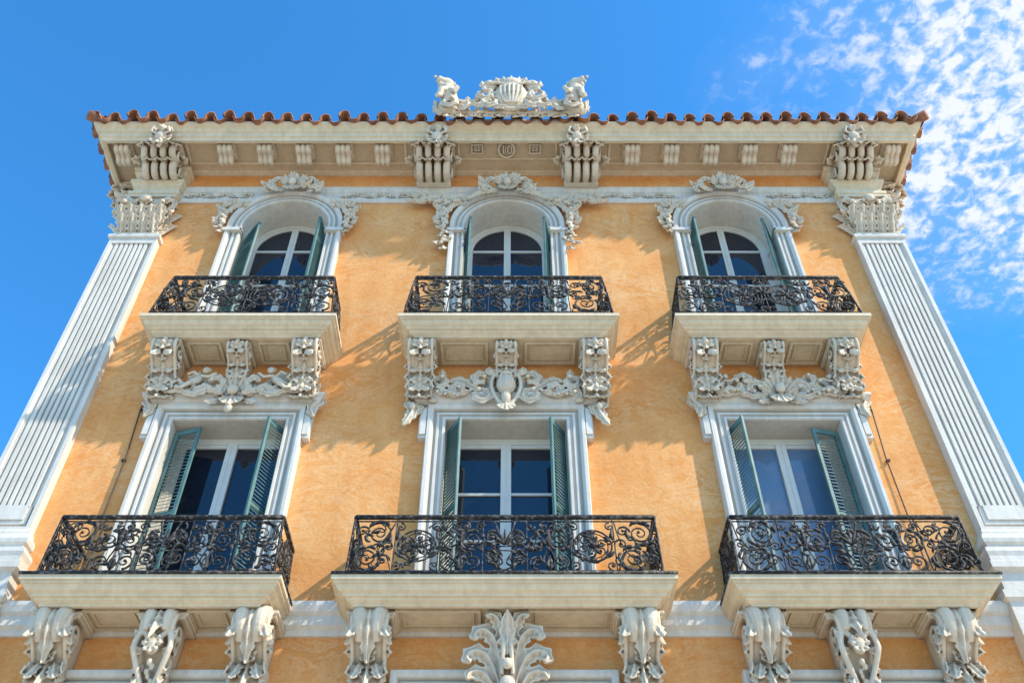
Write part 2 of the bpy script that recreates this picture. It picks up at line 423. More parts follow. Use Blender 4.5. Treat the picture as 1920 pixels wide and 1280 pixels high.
# ---- balcony slab: thin lip, stepped cove, panelled soffit
def slab(hw,p,th,consx):
    mb=MB();pt=[(-hw,.03),(-hw,-p),(hw,-p),(hw,.03)];t=th
    prof=[(0,t-.03),(0,t-.095),(-.03,t-.10),(-.03,t-.135),(-.06,t-.14),(-.07,t-.17),(-.10,t-.205),(-.15,t-.23),(-.155,t-.26),(-.195,t-.265),(-.205,t-.29),(-.27,t-.325),(-.275,t-.345),(-.32,t-.35),(-.32,.06),(-.36,.06)]
    mb.sweep(pt,prof)
    mb.box(-hw+.01,hw-.01,-p+.01,.02,t-.05,t-.028)
    mb.box(-hw+.325,hw-.325,-p+.325,.02,.058,t-.06)
    xs=sorted(consx)
    for a,b in zip(xs[:-1],xs[1:]):
        ringbox(mb,a+.32,b-.32,-p+.40,-.08,.06,.04,.045)
        ringbox(mb,a+.41,b-.41,-p+.48,-.17,.06,.025,.022)
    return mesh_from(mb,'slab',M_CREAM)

# ---- railing
def railing(hw,p,h,flare,npan,seed,nside=1):
    mb=MB();rg=random.Random(seed)
    def off(t): return flare*(1-t/h)**.8 if t<h else 0
    def mp(face,s,t,o2=0):
        o=off(t)+o2
        if face==0: return Vector((s*(hw+o)/hw,-(p+o),t))
        return Vector((face*(hw+o),-s*(p+o)/p,t))
    span={0:(-hw,hw),-1:(0,p),1:(0,p)}
    def rf(face): return (0,1,0) if face==0 else (1,0,0)
    def line(face,pts,r,n=5,o2=0): mb.tube([mp(face,a,b,o2) for a,b in pts],r,n,rf(face))
    def bar(face,t,r):
        a,b=span[face];line(face,[(a+(b-a)*i/8,t) for i in range(9)],r,4)
    for f in (0,-1,1):
        bar(f,h,.036);bar(f,h-.075,.011);bar(f,.035,.024);bar(f,.10,.011)
    def sp(face,cx,cz,r,a0,turns,d,th=.013,eye=True,n=22):
        pts=[]
        for i in range(n+1):
            u=i/n;rr=r*(1-.86*u**.9);a=a0+d*2*pi*turns*u;pts.append((cx+rr*cos(a),cz+rr*sin(a)))
        o2=rg.uniform(-.012,.012)
        mb.tube([mp(face,a,b,o2) for a,b in pts],lambda t:th*(1.3-.6*t),4,rf(face))
        if eye: mb.ell(mp(face,*pts[-1]),th*1.8,6)
        return pts
    def blade(face,x,z,a,L,wd,bend=.5):
        pts=[]
        for i in range(8):
            u=i/7;aa=a+bend*u;pts.append((x+L*u*cos(aa),z+L*u*sin(aa)))
        a0,b0=span[face]
        pts=[(min(max(q[0],a0),b0),min(max(q[1],.1),h-.07)) for q in pts]
        mb.tube([mp(face,*q) for q in pts],lambda t:wd*.85*(sin(pi*min(1,.12+.86*t))**.8)+.003,4,rf(face))
    def fill(face,s0,s1,kind):
        w=s1-s0;c=(s0+s1)/2;tb=.11;tt=h-.09;H=tt-tb;m=(tb+tt)/2
        q=w/2
        if kind==0:
            r=min(q*.52,H*.30)
            for s in (-1,1):
                sp(face,c+s*q*.5,m+H*.12,r,pi/2,1.9,s)
                sp(face,c+s*q*.52,tb+H*.17,min(q*.4,H*.17),-pi/2,1.5,s)
                sp(face,c+s*q*.20,tt-H*.09,H*.09,pi/2,1.2,-s)
                sp(face,c+s*q*.85,tt-H*.10,H*.09,0,1.2,s)
                line(face,catmull([(c,tb),(c+s*q*.25,tb+H*.2),(c+s*q*.08,m),(c+s*q*.35,tt)],6),.012)
                for k in range(9):
                    a=k*.7+rg.uniform(0,.5);blade(face,c+s*(q*.5+r*.9*cos(a)),m+H*.12+r*.9*sin(a),a+.8*s,.12,.03,s)
                blade(face,c,tb+.02,pi/2-s*.5,.22,.034,s*.6)
            blade(face,c,m,pi/2,.30,.04,0);mb.ell(mp(face,c,m-.05),.036,6)
        elif kind==1:
            R=min(q*.86,H*.46)
            line(face,[(c+R*cos(i*pi/14),m+R*sin(i*pi/14)) for i in range(29)],.015)
            line(face,[(c+R*.80*cos(i*pi/12),m+R*.80*sin(i*pi/12)) for i in range(25)],.009)
            for k in range(6):
                a=k*pi/3+.3
                sp(face,c+R*.50*cos(a),m+R*.50*sin(a),R*.27,a,1.3,1,.011,True,14)
                blade(face,c,m,a+.5,R*.7,.030,.4)
                blade(face,c+R*.9*cos(a),m+R*.9*sin(a),a+1.6,R*.4,.026,.4)
            mb.ell(mp(face,c,m),.05,7)
            for sx in (-1,1):
                for sz in (-1,1):
                    sp(face,c+sx*q*.84,m+sz*H*.40,min(.1,q*.25),pi/2*sz,1.2,sx*sz,.011,True,12)
                    blade(face,c+sx*q*.95,m+sz*H*.12,pi/2*sz+(.5*sx*sz),.18,.028,-.5*sx)
        elif kind==2:
            for s,(a,b) in ((1,(.27,.26)),(-1,(-.27,-.26))):
                r=min(q*.6,H*.25)
                sp(face,c+s*q*.22,m+b*H,r,pi/2+ (0 if s>0 else pi),1.9,-1)
                sp(face,c-s*q*.55,m+b*H*1.15,r*.55,0,1.3,1)
                sp(face,c+s*q*.72,m-b*H*.1,r*.5,pi,1.3,-1)
                for k in range(10):
                    an=rg.uniform(0,6.28);blade(face,c+s*q*.22+r*cos(an),m+b*H+r*sin(an),an+1,.13,.03,1)
            line(face,catmull([(s0+.02,tb),(c-q*.5,m-.1),(c,m),(c+q*.5,m+.1),(s1-.02,tt)],7),.013)
            line(face,catmull([(s0+.02,tt),(c-q*.7,m+.05),(c-q*.2,m-.2),(c+q*.6,m-.15),(s1-.02,tb)],7),.010)
        else:
            for s in (-1,1):
                line(face,catmull([(c,tb),(c+s*.10,tb+.06),(c+s*.03,tb+.14),(c+s*.15,m),(c+s*.07,m+.12),(c+s*.14,tt)],6),.015)
                sp(face,c+s*q*.62,m+H*.16,min(q*.36,H*.26),pi,1.8,-s)
                sp(face,c+s*q*.62,m-H*.25,min(q*.36,H*.22),0 if s<0 else pi,1.7,s)
                for k in range(6): blade(face,c+s*q*.4,tb+H*.16*k,pi/2+s*(.4-.3*k),.16,.03,-s)
            for k in range(5): blade(face,c,m+.02,pi/2+(k-2)*.42,.26,.03,0)
            for k in range(3): line(face,[(c-.12,m-.08+.07*k),(c+.12,m-.08+.07*k)],.010)
        for k in range(int(8*w/.6)):
            x=c+rg.uniform(-.88,.88)*q;z=rg.uniform(tb+.08,tt-.08)
            sp(face,x,z,rg.uniform(.05,.13),rg.uniform(0,6.28),rg.uniform(.3,.8),rg.choice((-1,1)),.011,False,9)
            blade(face,x,z,rg.uniform(0,6.28),.14,.022,rg.uniform(-1,1))
    kinds={5:[2,0,3,0,2],6:[2,1,0,0,1,2],7:[2,1,0,3,0,1,2],4:[0,1,1,0]}[npan]
    for i in range(npan):
        s0=-hw+2*hw*i/npan;s1=s0+2*hw/npan;fill(0,s0,s1,kinds[i])
        if 0<i: line(0,[(s0,h*k/8) for k in range(9)],.012,4)
    for f in (-1,1):
        for i in range(nside):
            fill(f,p*i/nside,p*(i+1)/nside,1 if (i+nside)%2 else 0)
        for s in (0.02,p): line(f,[(s,h*k/8) for k in range(9)],.02,4)
    mb.sweep([(-hw-.16,0.02),(-hw-.16,-p-.14),(hw+.16,-p-.14),(hw+.16,0.02)],[(0.0,-.03),(.035,-.03),(.035,.005),(-.16,.012)])
    return mesh_from(mb,'railing',M_IRON,True)

def balcony(cx,hwS,hwR,zS,th,pS,pR,hR,flare,npan,seed,cons,cm,cs,label):
    e=empty('balcony',B,(cx,0,zS))
    put('slab',slab(hwS,pS,th,cons),e)
    put('railing',railing(hwR,pR,hR,flare,npan,seed,2),e,(0,0,th))
    for i,c in enumerate(cons):
        mesh=cm if i==1 else cs
        if mesh: put('bracket',mesh,e,(c,0,.03))
    e['label']=label
    return e
lb='cream stone balcony with black scrollwork iron railing'
balcony(-4.70,1.74,1.56,8.44,.36,1.0,.85,1.0,.03,5,11,[-1.26,.14,1.36],C_LOW_MID,C_LOW,lb)
balcony(4.80,1.80,1.62,8.44,.36,1.0,.85,1.0,.03,5,12,[-1.36,-.2,1.16],C_LOW_MID,C_LOW,lb)
balcony(0,2.30,2.11,8.44,.36,1.0,.85,1.0,.03,7,13,[-1.78,0,1.80],None,C_LOW,'wide cream stone balcony with black scrollwork railing')
ub='small upper balcony with flared black iron railing'
balcony(-4.62,1.69,1.46,13.64,.38,1.0,.79,1.18,.13,4,21,[-1.22,0,1.18],C_UP_MID,C_UP_SIDE,ub)
balcony(4.60,1.69,1.46,13.64,.38,1.0,.79,1.18,.13,4,22,[-1.20,0,1.20],C_UP_MID,C_UP_SIDE,ub)
balcony(.04,1.91,1.69,13.64,.38,1.0,.79,1.18,.13,5,23,[-1.50,-.04,1.48],C_UP_MID,C_UP_SIDE,ub)

# acanthus plume beneath middle balcony
mb=MB()
mb.tube([V(0,-.05,.25),V(0,-.5,.38),V(0,-.9,.30),V(0,-1.5,.14)],lambda t:.20-.05*sin(pi*t),12)
mb.frond([(0,-.62),(0,-.35),(0,-.06)],.24,.54,.04,4.5,.06,.24)
for s in (-1,1):
    mb.frond([(s*.02,-.72),(s*.05,-.40),(s*.10,-.16),(s*.20,-.06),(s*.28,-.12)],.22,.46,.08,5.5,.06,.26)
    mb.frond([(s*.05,-.98),(s*.10,-.60),(s*.18,-.34),(s*.32,-.24),(s*.42,-.32),(s*.40,-.42)],.25,.40,.10,6.5,.06,.26)
    mb.frond([(s*.06,-1.15),(s*.14,-.82),(s*.26,-.58),(s*.42,-.52),(s*.52,-.62),(s*.48,-.72)],.25,.36,.10,6.5,.06,.26)
    mb.frond([(s*.06,-1.25),(s*.16,-1.0),(s*.30,-.80),(s*.46,-.80),(s*.52,-.90)],.23,.32,.10,5.5,.06,.20)
    mb.frond([(s*.04,-1.35),(s*.16,-1.16),(s*.28,-1.04),(s*.40,-1.08),(s*.42,-1.16)],.22,.28,.10,4.5,.06,.16)
    mb.frond([(s*.04,-1.05),(s*.16,-1.18),(s*.22,-1.35),(s*.18,-1.5)],.22,.34,.10,4.5,.06,.10)
    mb.tube([V(s*.06,-.1,.50),V(s*.05,-.5,.60),V(s*.07,-.85,.50)],.030,6)
mb.ell(V(0,-.98,.48),(.11,.09,.13),10);mb.ell(V(0,-.74,.58),(.07,.06,.08),8)
mb.box(-.30,.30,-.45,.02,-.05,0)
put('palm_bracket',mesh_from(mb,'palm_bracket',M_CARVE,voxel=.012),B,(.04,0,8.46))

# ---- shutters
def shutter(w,h,arch=None):
    mb=MB();fw=.055;d=.02
    def slat(x0,x1,z): mb.add([(x0,-.03,z),(x1,-.03,z),(x1,.022,z+.05),(x0,.022,z+.05),(x0,-.03,z+.012),(x1,-.03,z+.012),(x1,.022,z+.062),(x0,.022,z+.062)],
                   [(0,1,2,3),(4,7,6,5),(0,4,5,1),(2,6,7,3),(0,3,7,4),(1,5,6,2)])
    if arch is None:
        mb.box(0,fw,-d,d,0,h);mb.box(w-fw,w,-d,d,0,h)
        for z in (0,h*.48,h-.09): mb.box(fw,w-fw,-d+.001,d-.001,z,z+.09)
        z=.10
        while z<h-.12: slat(fw,w-fw,z);z+=.068
    else:
        hs,r=arch
        def zt(x): return hs+math.sqrt(max(0,r*r-(r-x)**2))
        mb.box(0,fw,-d,d,0,hs);mb.box(w-fw,w,-d,d,0,zt(w)-.02)
        P=[(w*i/10,0,zt(w*i/10)-.03) for i in range(11)];mb.tube(P,.042,4)
        for z in (0,hs*.48,hs-.05): mb.box(fw,w-fw,-d+.001,d-.001,z,z+.09)
        z=.10
        while z<zt(w)-.08:
            x0=fw
            if z>hs: x0=max(fw,r-math.sqrt(max(0,r*r-(z-hs+.05)**2)))
            if x0<w-fw-.02: slat(x0,w-fw,z)
            z+=.068
    return mesh_from(mb,'shutter',M_TEAL)
SH_LOW=shutter(.46,LOW_Z[1]-LOW_Z[0]-.10);SH_UP=shutter(.42,0,(3.12,.70))

# ---- window surrounds
PROF=lambda r:[(0,-r),(0,.09),(.015,.12),(.05,.12),(.06,.085),(.10,.085),(.11,.115),(.15,.115),(.16,.08),(.19,.08),(.21,.14),(.25,.17),(.30,.17),(.315,.14),(.32,-.01)]
def low_window(cx,a,angs,pane_bar,orn,label,gm):
    e=empty('window',B,(cx,0,LOW_Z[0]));H=LOW_Z[1]-LOW_Z[0];mb=MB()
    mb.sweep([(-a,-.02),(-a,H),(a,H),(a,-.02)],PROF(LOW_R),'xz',-1)
    W=a+.32
    for s in (-1,1):
        x0,x1=(W-.02,W+.12)
        if s<0:x0,x1=-x1,-x0
        mb.box(x0,x1,-.13,.01,H-.42,H+.26);mb.box(x0+.02,x1-.02,-.16,.01,H-.36,H+.20)
    mb.sweep([(-W-.02,.02),(-W-.02,-.0),(W+.02,-.0),(W+.02,.02)],[(-.1,H+.29),(.18,H+.30),(.18,H+.34),(.20,H+.36),(.23,H+.42),(.26,H+.44),(.26,H+.49),(-.1,H+.52)])
    put('surround',mesh_from(mb,'surround',M_WHITE),e)
    mb=MB();y=LOW_R
    mb.box(-a+.002,-a+.10,y-.07,y,0,H-.002);mb.box(a-.10,a-.002,y-.07,y,0,H-.002);mb.box(-a+.10,a-.10,y-.069,y,H-.13,H-.004)
    for s in (-1,1):
        x0,x1=sorted((s*.012,s*.085));mb.box(x0,x1,y-.085,y,0,H-.13)
        x0,x1=sorted((s*(a-.10),s*(a-.16)));mb.box(x0,x1,y-.055,y,0,H-.131)
        x0,x1=sorted((s*.085,s*(a-.16)));mb.box(x0,x1,y-.054,y,H-.20,H-.132);mb.box(x0,x1,y-.054,y,0,.25)
        for zb in pane_bar: mb.box(x0,x1,y-.05,y,zb,zb+.045)
    mb.box(-.012,.012,y-.075,y,0,H-.13)
    put('sash_frame',mesh_from(mb,'sash_frame',M_SASH),e)
    mb=MB();mb.box(-a,a,y-.02,y+.0,0.02,H-.05);put('glass',mesh_from(mb,'glass',gm),e)
    mb=MB();mb.box(-a-.02,a+.02,.0,y+.1,-.05,.0);put('threshold',mesh_from(mb,'threshold',M_CREAM),e)
    put('shutter',SH_LOW,e,(-a+.03,.14,.03),-math.radians(angs[0]))
    put('shutter',SH_LOW,e,(a-.03,.14,.03),math.radians(angs[1]),True)
    put('carved_pediment',orn,e,(0,0,H+.42),sc=(1,.88,1.0))
    e['label']=label;return e

def putto(mb,x,z,s,sc=1,o=.25):
    # reclining child figure carved in relief, s=+1 leans towards +x
    def q(a,b,c=0): return V(x+s*a*sc,z+b*sc,o+c)
    mb.tube([q(-.26,.10),q(-.14,.15,.05),q(0,.24,.06),q(.08,.34,.05)],lambda t:(.075+.02*sin(pi*t))*sc,8)
    mb.ell(q(.15,.49,.10),(.078*sc,.08*sc,.09*sc),10)
    for k in range(7): mb.ell(q(.15+.08*cos(k*.9),.53+.06*sin(k*.9),.07),.03*sc,6)
    mb.ell(q(.19,.47,.18),.022*sc,6)
    mb.tube([q(.08,.34,.1),q(.26,.25,.16),q(.36,.36,.14),q(.40,.38,.14)],lambda t:(.04-.015*t)*sc,7)
    mb.tube([q(.04,.34,.06),q(-.08,.42,.14),q(-.20,.34,.14)],lambda t:(.04-.014*t)*sc,7)
    mb.tube([q(-.24,.12,.06),q(-.08,.06,.18),q(-.22,-.04,.16),q(-.34,-.03,.14)],lambda t:(.062-.028*t)*sc,7)
    mb.tube([q(-.26,.12,.02),q(-.38,.24,.10),q(-.48,.10,.10),q(-.56,.04,.12)],lambda t:(.058-.028*t)*sc,7)
    for a in (95,120,145): lf(mb,x+s*-.02*sc,z+.3*sc,a if s>0 else 180-a,.34*sc,.15*sc,.5,o-.08)
    mb.frond([(x-s*.1*sc,z+.1*sc),(x+s*.05*sc,z+.0),(x+s*.25*sc,z+.04),(x+s*.34*sc,z-.06)],.16*sc,o+.08,.04,4.5,.04,.05)
def pediment(kind):
    mb=MB();rg=random.Random(40+kind)
    for k in range(20):
        x=.16+k*.058;z=rg.uniform(-.02,.26);a=rg.uniform(15,160);L=rg.uniform(.22,.36);ww=rg.uniform(.11,.16)
        for s in (-1,1): lf(mb,s*x,z,a if s>0 else 180-a,L,ww,.8,.12+.05*(k%3))
    if kind==0:
        putto(mb,-.66,.08,1,.82,.30);putto(mb,.70,.08,-1,.82,.30)
        fan(mb,0,.02,90,65,7,.50,.19,.9,.24);fan(mb,0,.0,-90,50,5,.38,.16,.8,.28);mb.ell(V(0,.05,.38),(.10,.09,.10),10)
        mb.ell(V(0,-.34,.34),(.08,.07,.09),8)
        for s in (-1,1):
            volute(mb,s*.24,.10,.15,pi/2,1.5,-s,.035,.28);volute(mb,s*1.15,.14,.14,pi/2,1.4,s,.035,.24)
            scrollfrond(mb,s*.98,.12,.18,-pi/2,.9,s,.15,.30);scrollfrond(mb,s*.34,.24,.15,-pi/2,.9,-s,.13,.36)
            mb.frond([(s*.15,-.02),(s*.4,.06),(s*.65,-.04),(s*.9,.04),(s*1.15,-.02)],.15,.38,.03,7.5,.05,.03)
            lf(mb,s*.15,-.05,-90+s*60,.38,.15,.7,.26)
    elif kind==1:
        # urn-like cartouche: bowl, neck, foot
        mb.ell(V(0,.18,.36),(.17,.15,.22),14);mb.ell(V(0,-.10,.36),(.09,.09,.14),10);mb.ell(V(0,.42,.36),(.12,.10,.06),10)
        P=[V(.24*sin(t*pi/14)*(1+.28*cos(t*pi/14)),.12+.40*cos(t*pi/14),.34) for t in range(29)];mb.tube(P,.036,7)
        for x in (-.10,0,.10): mb.tube([V(x*.7,.02,.44),V(x*1.1,.18,.52-abs(x)*.5),V(x*.8,.36,.44)],.022,6)
        fan(mb,0,.46,90,60,5,.26,.14,.8,.34);fan(mb,0,-.22,-90,50,5,.28,.14,.7,.34)
        for s in (-1,1):
            scrollfrond(mb,s*.42,.34,.19,pi*(0 if s<0 else 1),.95,-s,.15,.30);scrollfrond(mb,s*.44,-.04,.19,pi/2,.95,s,.15,.32)
            volute(mb,s*.26,.50,.09,pi/2,1.4,-s,.03,.34)
            mb.frond([(s*.30,.1),(s*.55,.20),(s*.8,.34),(s*.98,.26)],.17,.26,.06,5.5,.05,.1)
            scrollfrond(mb,s*.80,.10,.15,-pi/2,.95,s,.13,.32)
            mb.tube([V(s*(.60+.11*i),.06-.12*sin(pi*i/5)+.02*i,.32) for i in range(6)],lambda t:.035+.02*sin(pi*t),8)
            for i in range(9): mb.ell(V(s*(.60+.07*i),.05-.12*sin(pi*i/8)+.03*((i*7)%3),.37),.034,7)
            scrollfrond(mb,s*1.10,.28,.17,pi/2,.95,-s,.15,.30);scrollfrond(mb,s*1.16,.02,.14,-pi/2,.95,s,.13,.28)
            lf(mb,s*1.1,.0,90+s*75,.36,.15,.6,.26);lf(mb,s*1.1,.3,90,.30,.15,.7,.26)
            volute(mb,s*1.58,.10,.14,pi/2,1.5,s,.04,.20)
            mb.frond([(s*1.56,.10),(s*1.62,-.10),(s*1.55,-.30),(s*1.62,-.50),(s*1.70,-.64)],.22,.18,.08,5.5,.05,.1)
            mb.frond([(s*1.54,-.05),(s*1.46,-.22),(s*1.50,-.40)],.17,.16,.06,3.5,.05,.1)
            mb.ell(V(s*1.56,-.24,.28),(.06,.06,.08),8);lf(mb,s*1.54,.12,90,.30,.18,.7,.16)
    else:
        fan(mb,0,.0,90,70,9,.52,.17,.9,.24);fan(mb,0,.04,-90,45,5,.40,.15,.8,.30);mb.ell(V(0,.08,.40),(.09,.08,.11),10)
        for s in (-1,1):
            putto(mb,s*.98,.04,-s,.60,.30)
            scrollfrond(mb,s*.36,.16,.20,-pi/2,.95,s,.16,.28);scrollfrond(mb,s*.72,.20,.17,pi/2,.95,-s,.15,.28);scrollfrond(mb,s*.56,.34,.14,pi,.9,s,.13,.30)
            mb.frond([(s*.2,.0),(s*.45,-.04),(s*.7,.06),(s*.95,.0),(s*1.2,.06)],.16,.32,.03,6.5,.05,.05)
            for i in range(9): mb.ell(V(s*(.45+.09*i),.02+.05*sin(i*2.3),.38),.036,7)
            lf(mb,s*.12,-.05,-90+s*62,.38,.15,.6,.26)
    if kind!=1:
        for s in (-1,1):
            mb.frond([(s*1.36,.12),(s*1.42,-.06),(s*1.35,-.24),(s*1.41,-.44)],.22,.16,.06,4.5,.05,.1);volute(mb,s*1.34,.14,.12,pi/2,1.4,s,.035,.18)
    mb.box(-1.25,1.25,-.20,.02,-.0,.10)
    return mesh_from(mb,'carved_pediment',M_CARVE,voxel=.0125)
PED=[pediment(0),pediment(1),pediment(2)]
wl='tall french window with open teal shutters and white surround'
low_window(CXS[0],LOW_A[0],(16,62),[],PED[0],wl,M_GLASS)
low_window(CXS[1],LOW_A[1],(60,58),[1.45,2.35],PED[1],wl,M_GLASS)
low_window(CXS[2],LOW_A[2],(68,14),[],PED[2],'tall french window with painted sky reflection and open teal shutters',M_GLASS2)

def arc(a,n,z0): return [(-a,-.02)]+[(a*cos(pi-pi*i/n),z0+a*sin(pi-pi*i/n)) for i in range(n+1)]+[(a,-.02)]
def crest_orn(big):
    mb=MB();rg=random.Random(5 if big else 9)
    for i in range(9):
        u=-1+2*i/8;lf(mb,.02*u,.08,90+u*80+rg.uniform(-7,7),.40*rg.uniform(.85,1.12),.17,.9,.24+.03*(i%2))
    fan(mb,0,.03,-90,50,5,.36,.16,.9,.28)
    mb.ell(V(0,.08,.36),(.09,.09,.12),10)
    for s in (-1,1):
        scrollfrond(mb,s*.32,.18,.17,-pi/2,.95,s,.16,.26);volute(mb,s*.50,.04,.12,-pi/2,1.5,s,.035,.22)
        for k in range(7):
            a=rg.uniform(-60,90);x=rg.uniform(.12,.48);lf(mb,s*x,rg.uniform(-.05,.22),a if s>0 else 180-a,rg.uniform(.22,.36),.15,.9,.20+.03*(k%3))
        if big: mb.frond([(s*.2,-.04),(s*.45,-.12),(s*.66,-.24),(s*.84,-.42)],.15,.24,.04,5.5,.05,.05)
    return mesh_from(mb,'keystone_ornament',M_CARVE,voxel=.0125)
def shoulder(big):
    mb=MB();rg=random.Random(31 if big else 32)
    pts=[(0,.55,100),(.08,.35,40),(.10,.15,-20),(.12,-.05,-60),(.06,-.2,-80),(-.05,.62,30),(-.12,.68,150),(.1,.5,10)]
    for x,z,a in pts:
        lf(mb,x,z,a+rg.uniform(-12,12),.34,.17,.9,.10);lf(mb,x,z,a+60+rg.uniform(-12,12),.27,.14,.9,.12)
    scrollfrond(mb,.08,.45,.17,pi/2,.9,-1,.15,.14);scrollfrond(mb,.14,.10,.15,-pi/2,.9,1,.14,.14)
    mb.frond([(-.12,.70),(.0,.50),(.12,.25),(.10,-.05),(.14,-.3)],.15,.16,.04,7.5,.05,.05)
    for i in range(7): mb.ell(V(.1+.05*sin(i*2.1),.5-.13*i,.21),.04,7)
    if big:
        scrollfrond(mb,-.14,.70,.13,pi,.9,-1,.12,.16)
        mb.frond([(-.1,.70),(.2,.82),(.45,.78),(.70,.70),(.92,.76)],.20,.14,.05,7.5,.05,.05)
        for x,z,a in ((.1,.75,60),(.25,.8,-20),(.35,.8,50),(.5,.75,-30),(.6,.78,30),(.1,.6,-30)):
            lf(mb,x,z,a,.30,.16,.8,.12)
        scrollfrond(mb,.32,.66,.13,0,.9,1,.13,.16);scrollfrond(mb,.62,.80,.10,0,.9,-1,.11,.16)
        for x,z,a in ((.1,-.35,-70),(.08,-.5,-100),(.14,-.6,-50),(.1,-.75,-90),(.1,-.45,-130)): lf(mb,x,z,a,.28,.17,.9,.10)
        for i in range(5): mb.ell(V(.12+.03*sin(i*2.1),-.35-.1*i,.16),.045,7)
    return mesh_from(mb,'shoulder_ornament',M_CARVE,voxel=.0125)
ORN_TOP=crest_orn(False);ORN_TOP_B=crest_orn(True);SHO=shoulder(False);SHO_B=shoulder(True)
def up_window(cx,angs,big,label):
    a=UP_A;e=empty('window',B,(cx,0,UP_Z[0]));H=UP_Z[1]-UP_Z[0];mb=MB()
    mb.sweep(arc(a,30,H),PROF(UP_R),'xz',-1)
    for s in (-1,1):
        x0,x1=sorted((s*(a-.03),s*(a+.37)));mb.box(x0,x1,-.20,.0,H-.26,H-.20);mb.box(x0+.02,x1-.02,-.185,.0,H-.20,H-.15)
        mb.box(min(s*(a-.03),s*(a+.001)),max(s*(a-.03),s*(a+.001)),-.20,UP_R-.1,H-.25,H-.16)
    put('surround',mesh_from(mb,'surround',M_WHITE),e)
    mb=MB();y=UP_R
    mb.sweep(arc(a,30,H),[(-.002,-y),(-.002,-y+.07),(-.09,-y+.07),(-.09,-y)],'xz',-1)
    mb.sweep(arc(a-.09,30,H),[(0,-y),(0,-y+.05),(-.06,-y+.05),(-.06,-y)],'xz',-1)
    mb.box(-.07,.07,y-.06,y,0,H+a-.16);mb.box(-.012,.012,y-.08,y,0,H+a-.16)
    for s in (-1,1):
        x0,x1=sorted((s*.07,s*(a-.14)))
        for zb in (-.04,-1.15,-2.3): mb.box(x0,x1,y-.05,y,H+zb,H+zb+.055)
        mb.box(x0,x1,y-.05,y,0,.3)
    put('sash_frame',mesh_from(mb,'sash_frame',M_SASH),e)
    mb=MB();mb.ext([(p[0],p[1]) for p in arc(a-.05,30,H)],'y',y-.02,y);put('glass',mesh_from(mb,'glass',M_GLASS),e)
    mb=MB();mb.box(-a-.02,a+.02,.0,y+.1,-.05,.0);put('threshold',mesh_from(mb,'threshold',M_CREAM),e)
    put('shutter',SH_UP,e,(-a+.03,.12,.03),-math.radians(angs[0]))
    put('shutter',SH_UP,e,(a-.03,.12,.03),math.radians(angs[1]),True)
    put('keystone_ornament',ORN_TOP_B if big else ORN_TOP,e,(0,-.04,H+a+.22),sc=(1,1,1))
    if big: m=SHO_B;sc=(1.06,1.05,1.0)
    else: m=SHO;sc=(.95,1,.88)
    put('shoulder_ornament',m,e,(a+.30,-.03,H+.05),sc=sc);put('shoulder_ornament',m,e,(-a-.30,-.03,H+.05),0,True,sc=sc)
    e['label']=label
ul='arched window with open teal shutters beneath carved keystone'
up_window(CXS[0],(38,74),False,ul);up_window(CXS[1]+.0,(76,76),True,ul);up_window(CXS[2],(78,58),False,ul)

for cx,a in zip(CXS,GF_A):
    e=empty('window',B,(cx,0,GF_Z[0]));H=GF_Z[1]-GF_Z[0];mb=MB()
    mb.sweep([(-a,0),(-a,H),(a,H),(a,0)],PROF(.35),'xz',-1);mb.box(-a-.4,a+.4,-.3,.02,-.16,-.002)
    put('surround',mesh_from(mb,'surround',M_WHITE),e)
    mb=MB();mb.box(-a,a,.33,.36,0,H);put('glass',mesh_from(mb,'glass',M_GLASS),e)
    mb=MB();mb.box(-.06,.06,.27,.33,0,H);mb.box(-a,a,.28,.33,H-.1,H-.01);mb.box(-a,a,.28,.33,0,.1);mb.box(-a,a,.285,.33,H*.6,H*.6+.06)
    put('sash_frame',mesh_from(mb,'sash_frame',M_SASH),e)
    e['label']='tall ground floor window with white stone surround'
e=empty('door',B,(0,0,0));mb=MB();mb.box(-1.1,1.1,-.02,.0,0,3.4)
for x in (-.95,.1):
    for z in (.3,1.9): mb.box(x,x+.85,-.06,-.02,z,z+1.3)
put('door_leaf',mesh_from(mb,'door_leaf',M_DOOR),e)
mb=MB();mb.sweep([(-1.1,0),(-1.1,3.4),(1.1,3.4),(1.1,0)],PROF(.0),'xz',-1);put('surround',mesh_from(mb,'surround',M_WHITE),e)

# ---- pilasters
pts=[(-.48,.02),(-.48,-.18),(-.415,-.18),(-.40,-.15),(-.375,-.15),(-.365,-.120),(-.34,-.120)]
for i in range(7):
    x0=-.335+i*.0965
    pts+=[(x0,-.11),(x0+.012,-.16),(x0+.068,-.16),(x0+.080,-.11)]
pts+=[(.345,-.120),(.365,-.120),(.375,-.15),(.40,-.15),(.415,-.18),(.48,-.18),(.48,.02)]
mb=MB();mb.ext(pts,'z',10.52,17.05);mb.box(-.479,.479,-.178,.02,10.05,10.13);mb.box(-.479,.479,-.178,.02,17.04,17.30)
mb.box(-.479,-.41,-.1785,.02,10.13,10.53);mb.box(.41,.479,-.1785,.02,10.13,10.53);mb.box(-.41,.41,-.10,.02,10.13,10.53)
mb.box(-.36,.36,-.14,-.09,10.20,10.53);mb.box(-.30,.30,-.165,-.13,10.27,10.53)
mb.sweep([(-.48,.02),(-.48,-.18),(.48,-.18),(.48,.02)],[(0,17.18),(.04,17.20),(.05,17.25),(.04,17.29),(0,17.31)])
SHAFT=mesh_from(mb,'shaft',M_WHITE)
mb=MB()
def blockpath(h,y): return [(-h,.02),(-h,-y),(h,-y),(h,.02)]
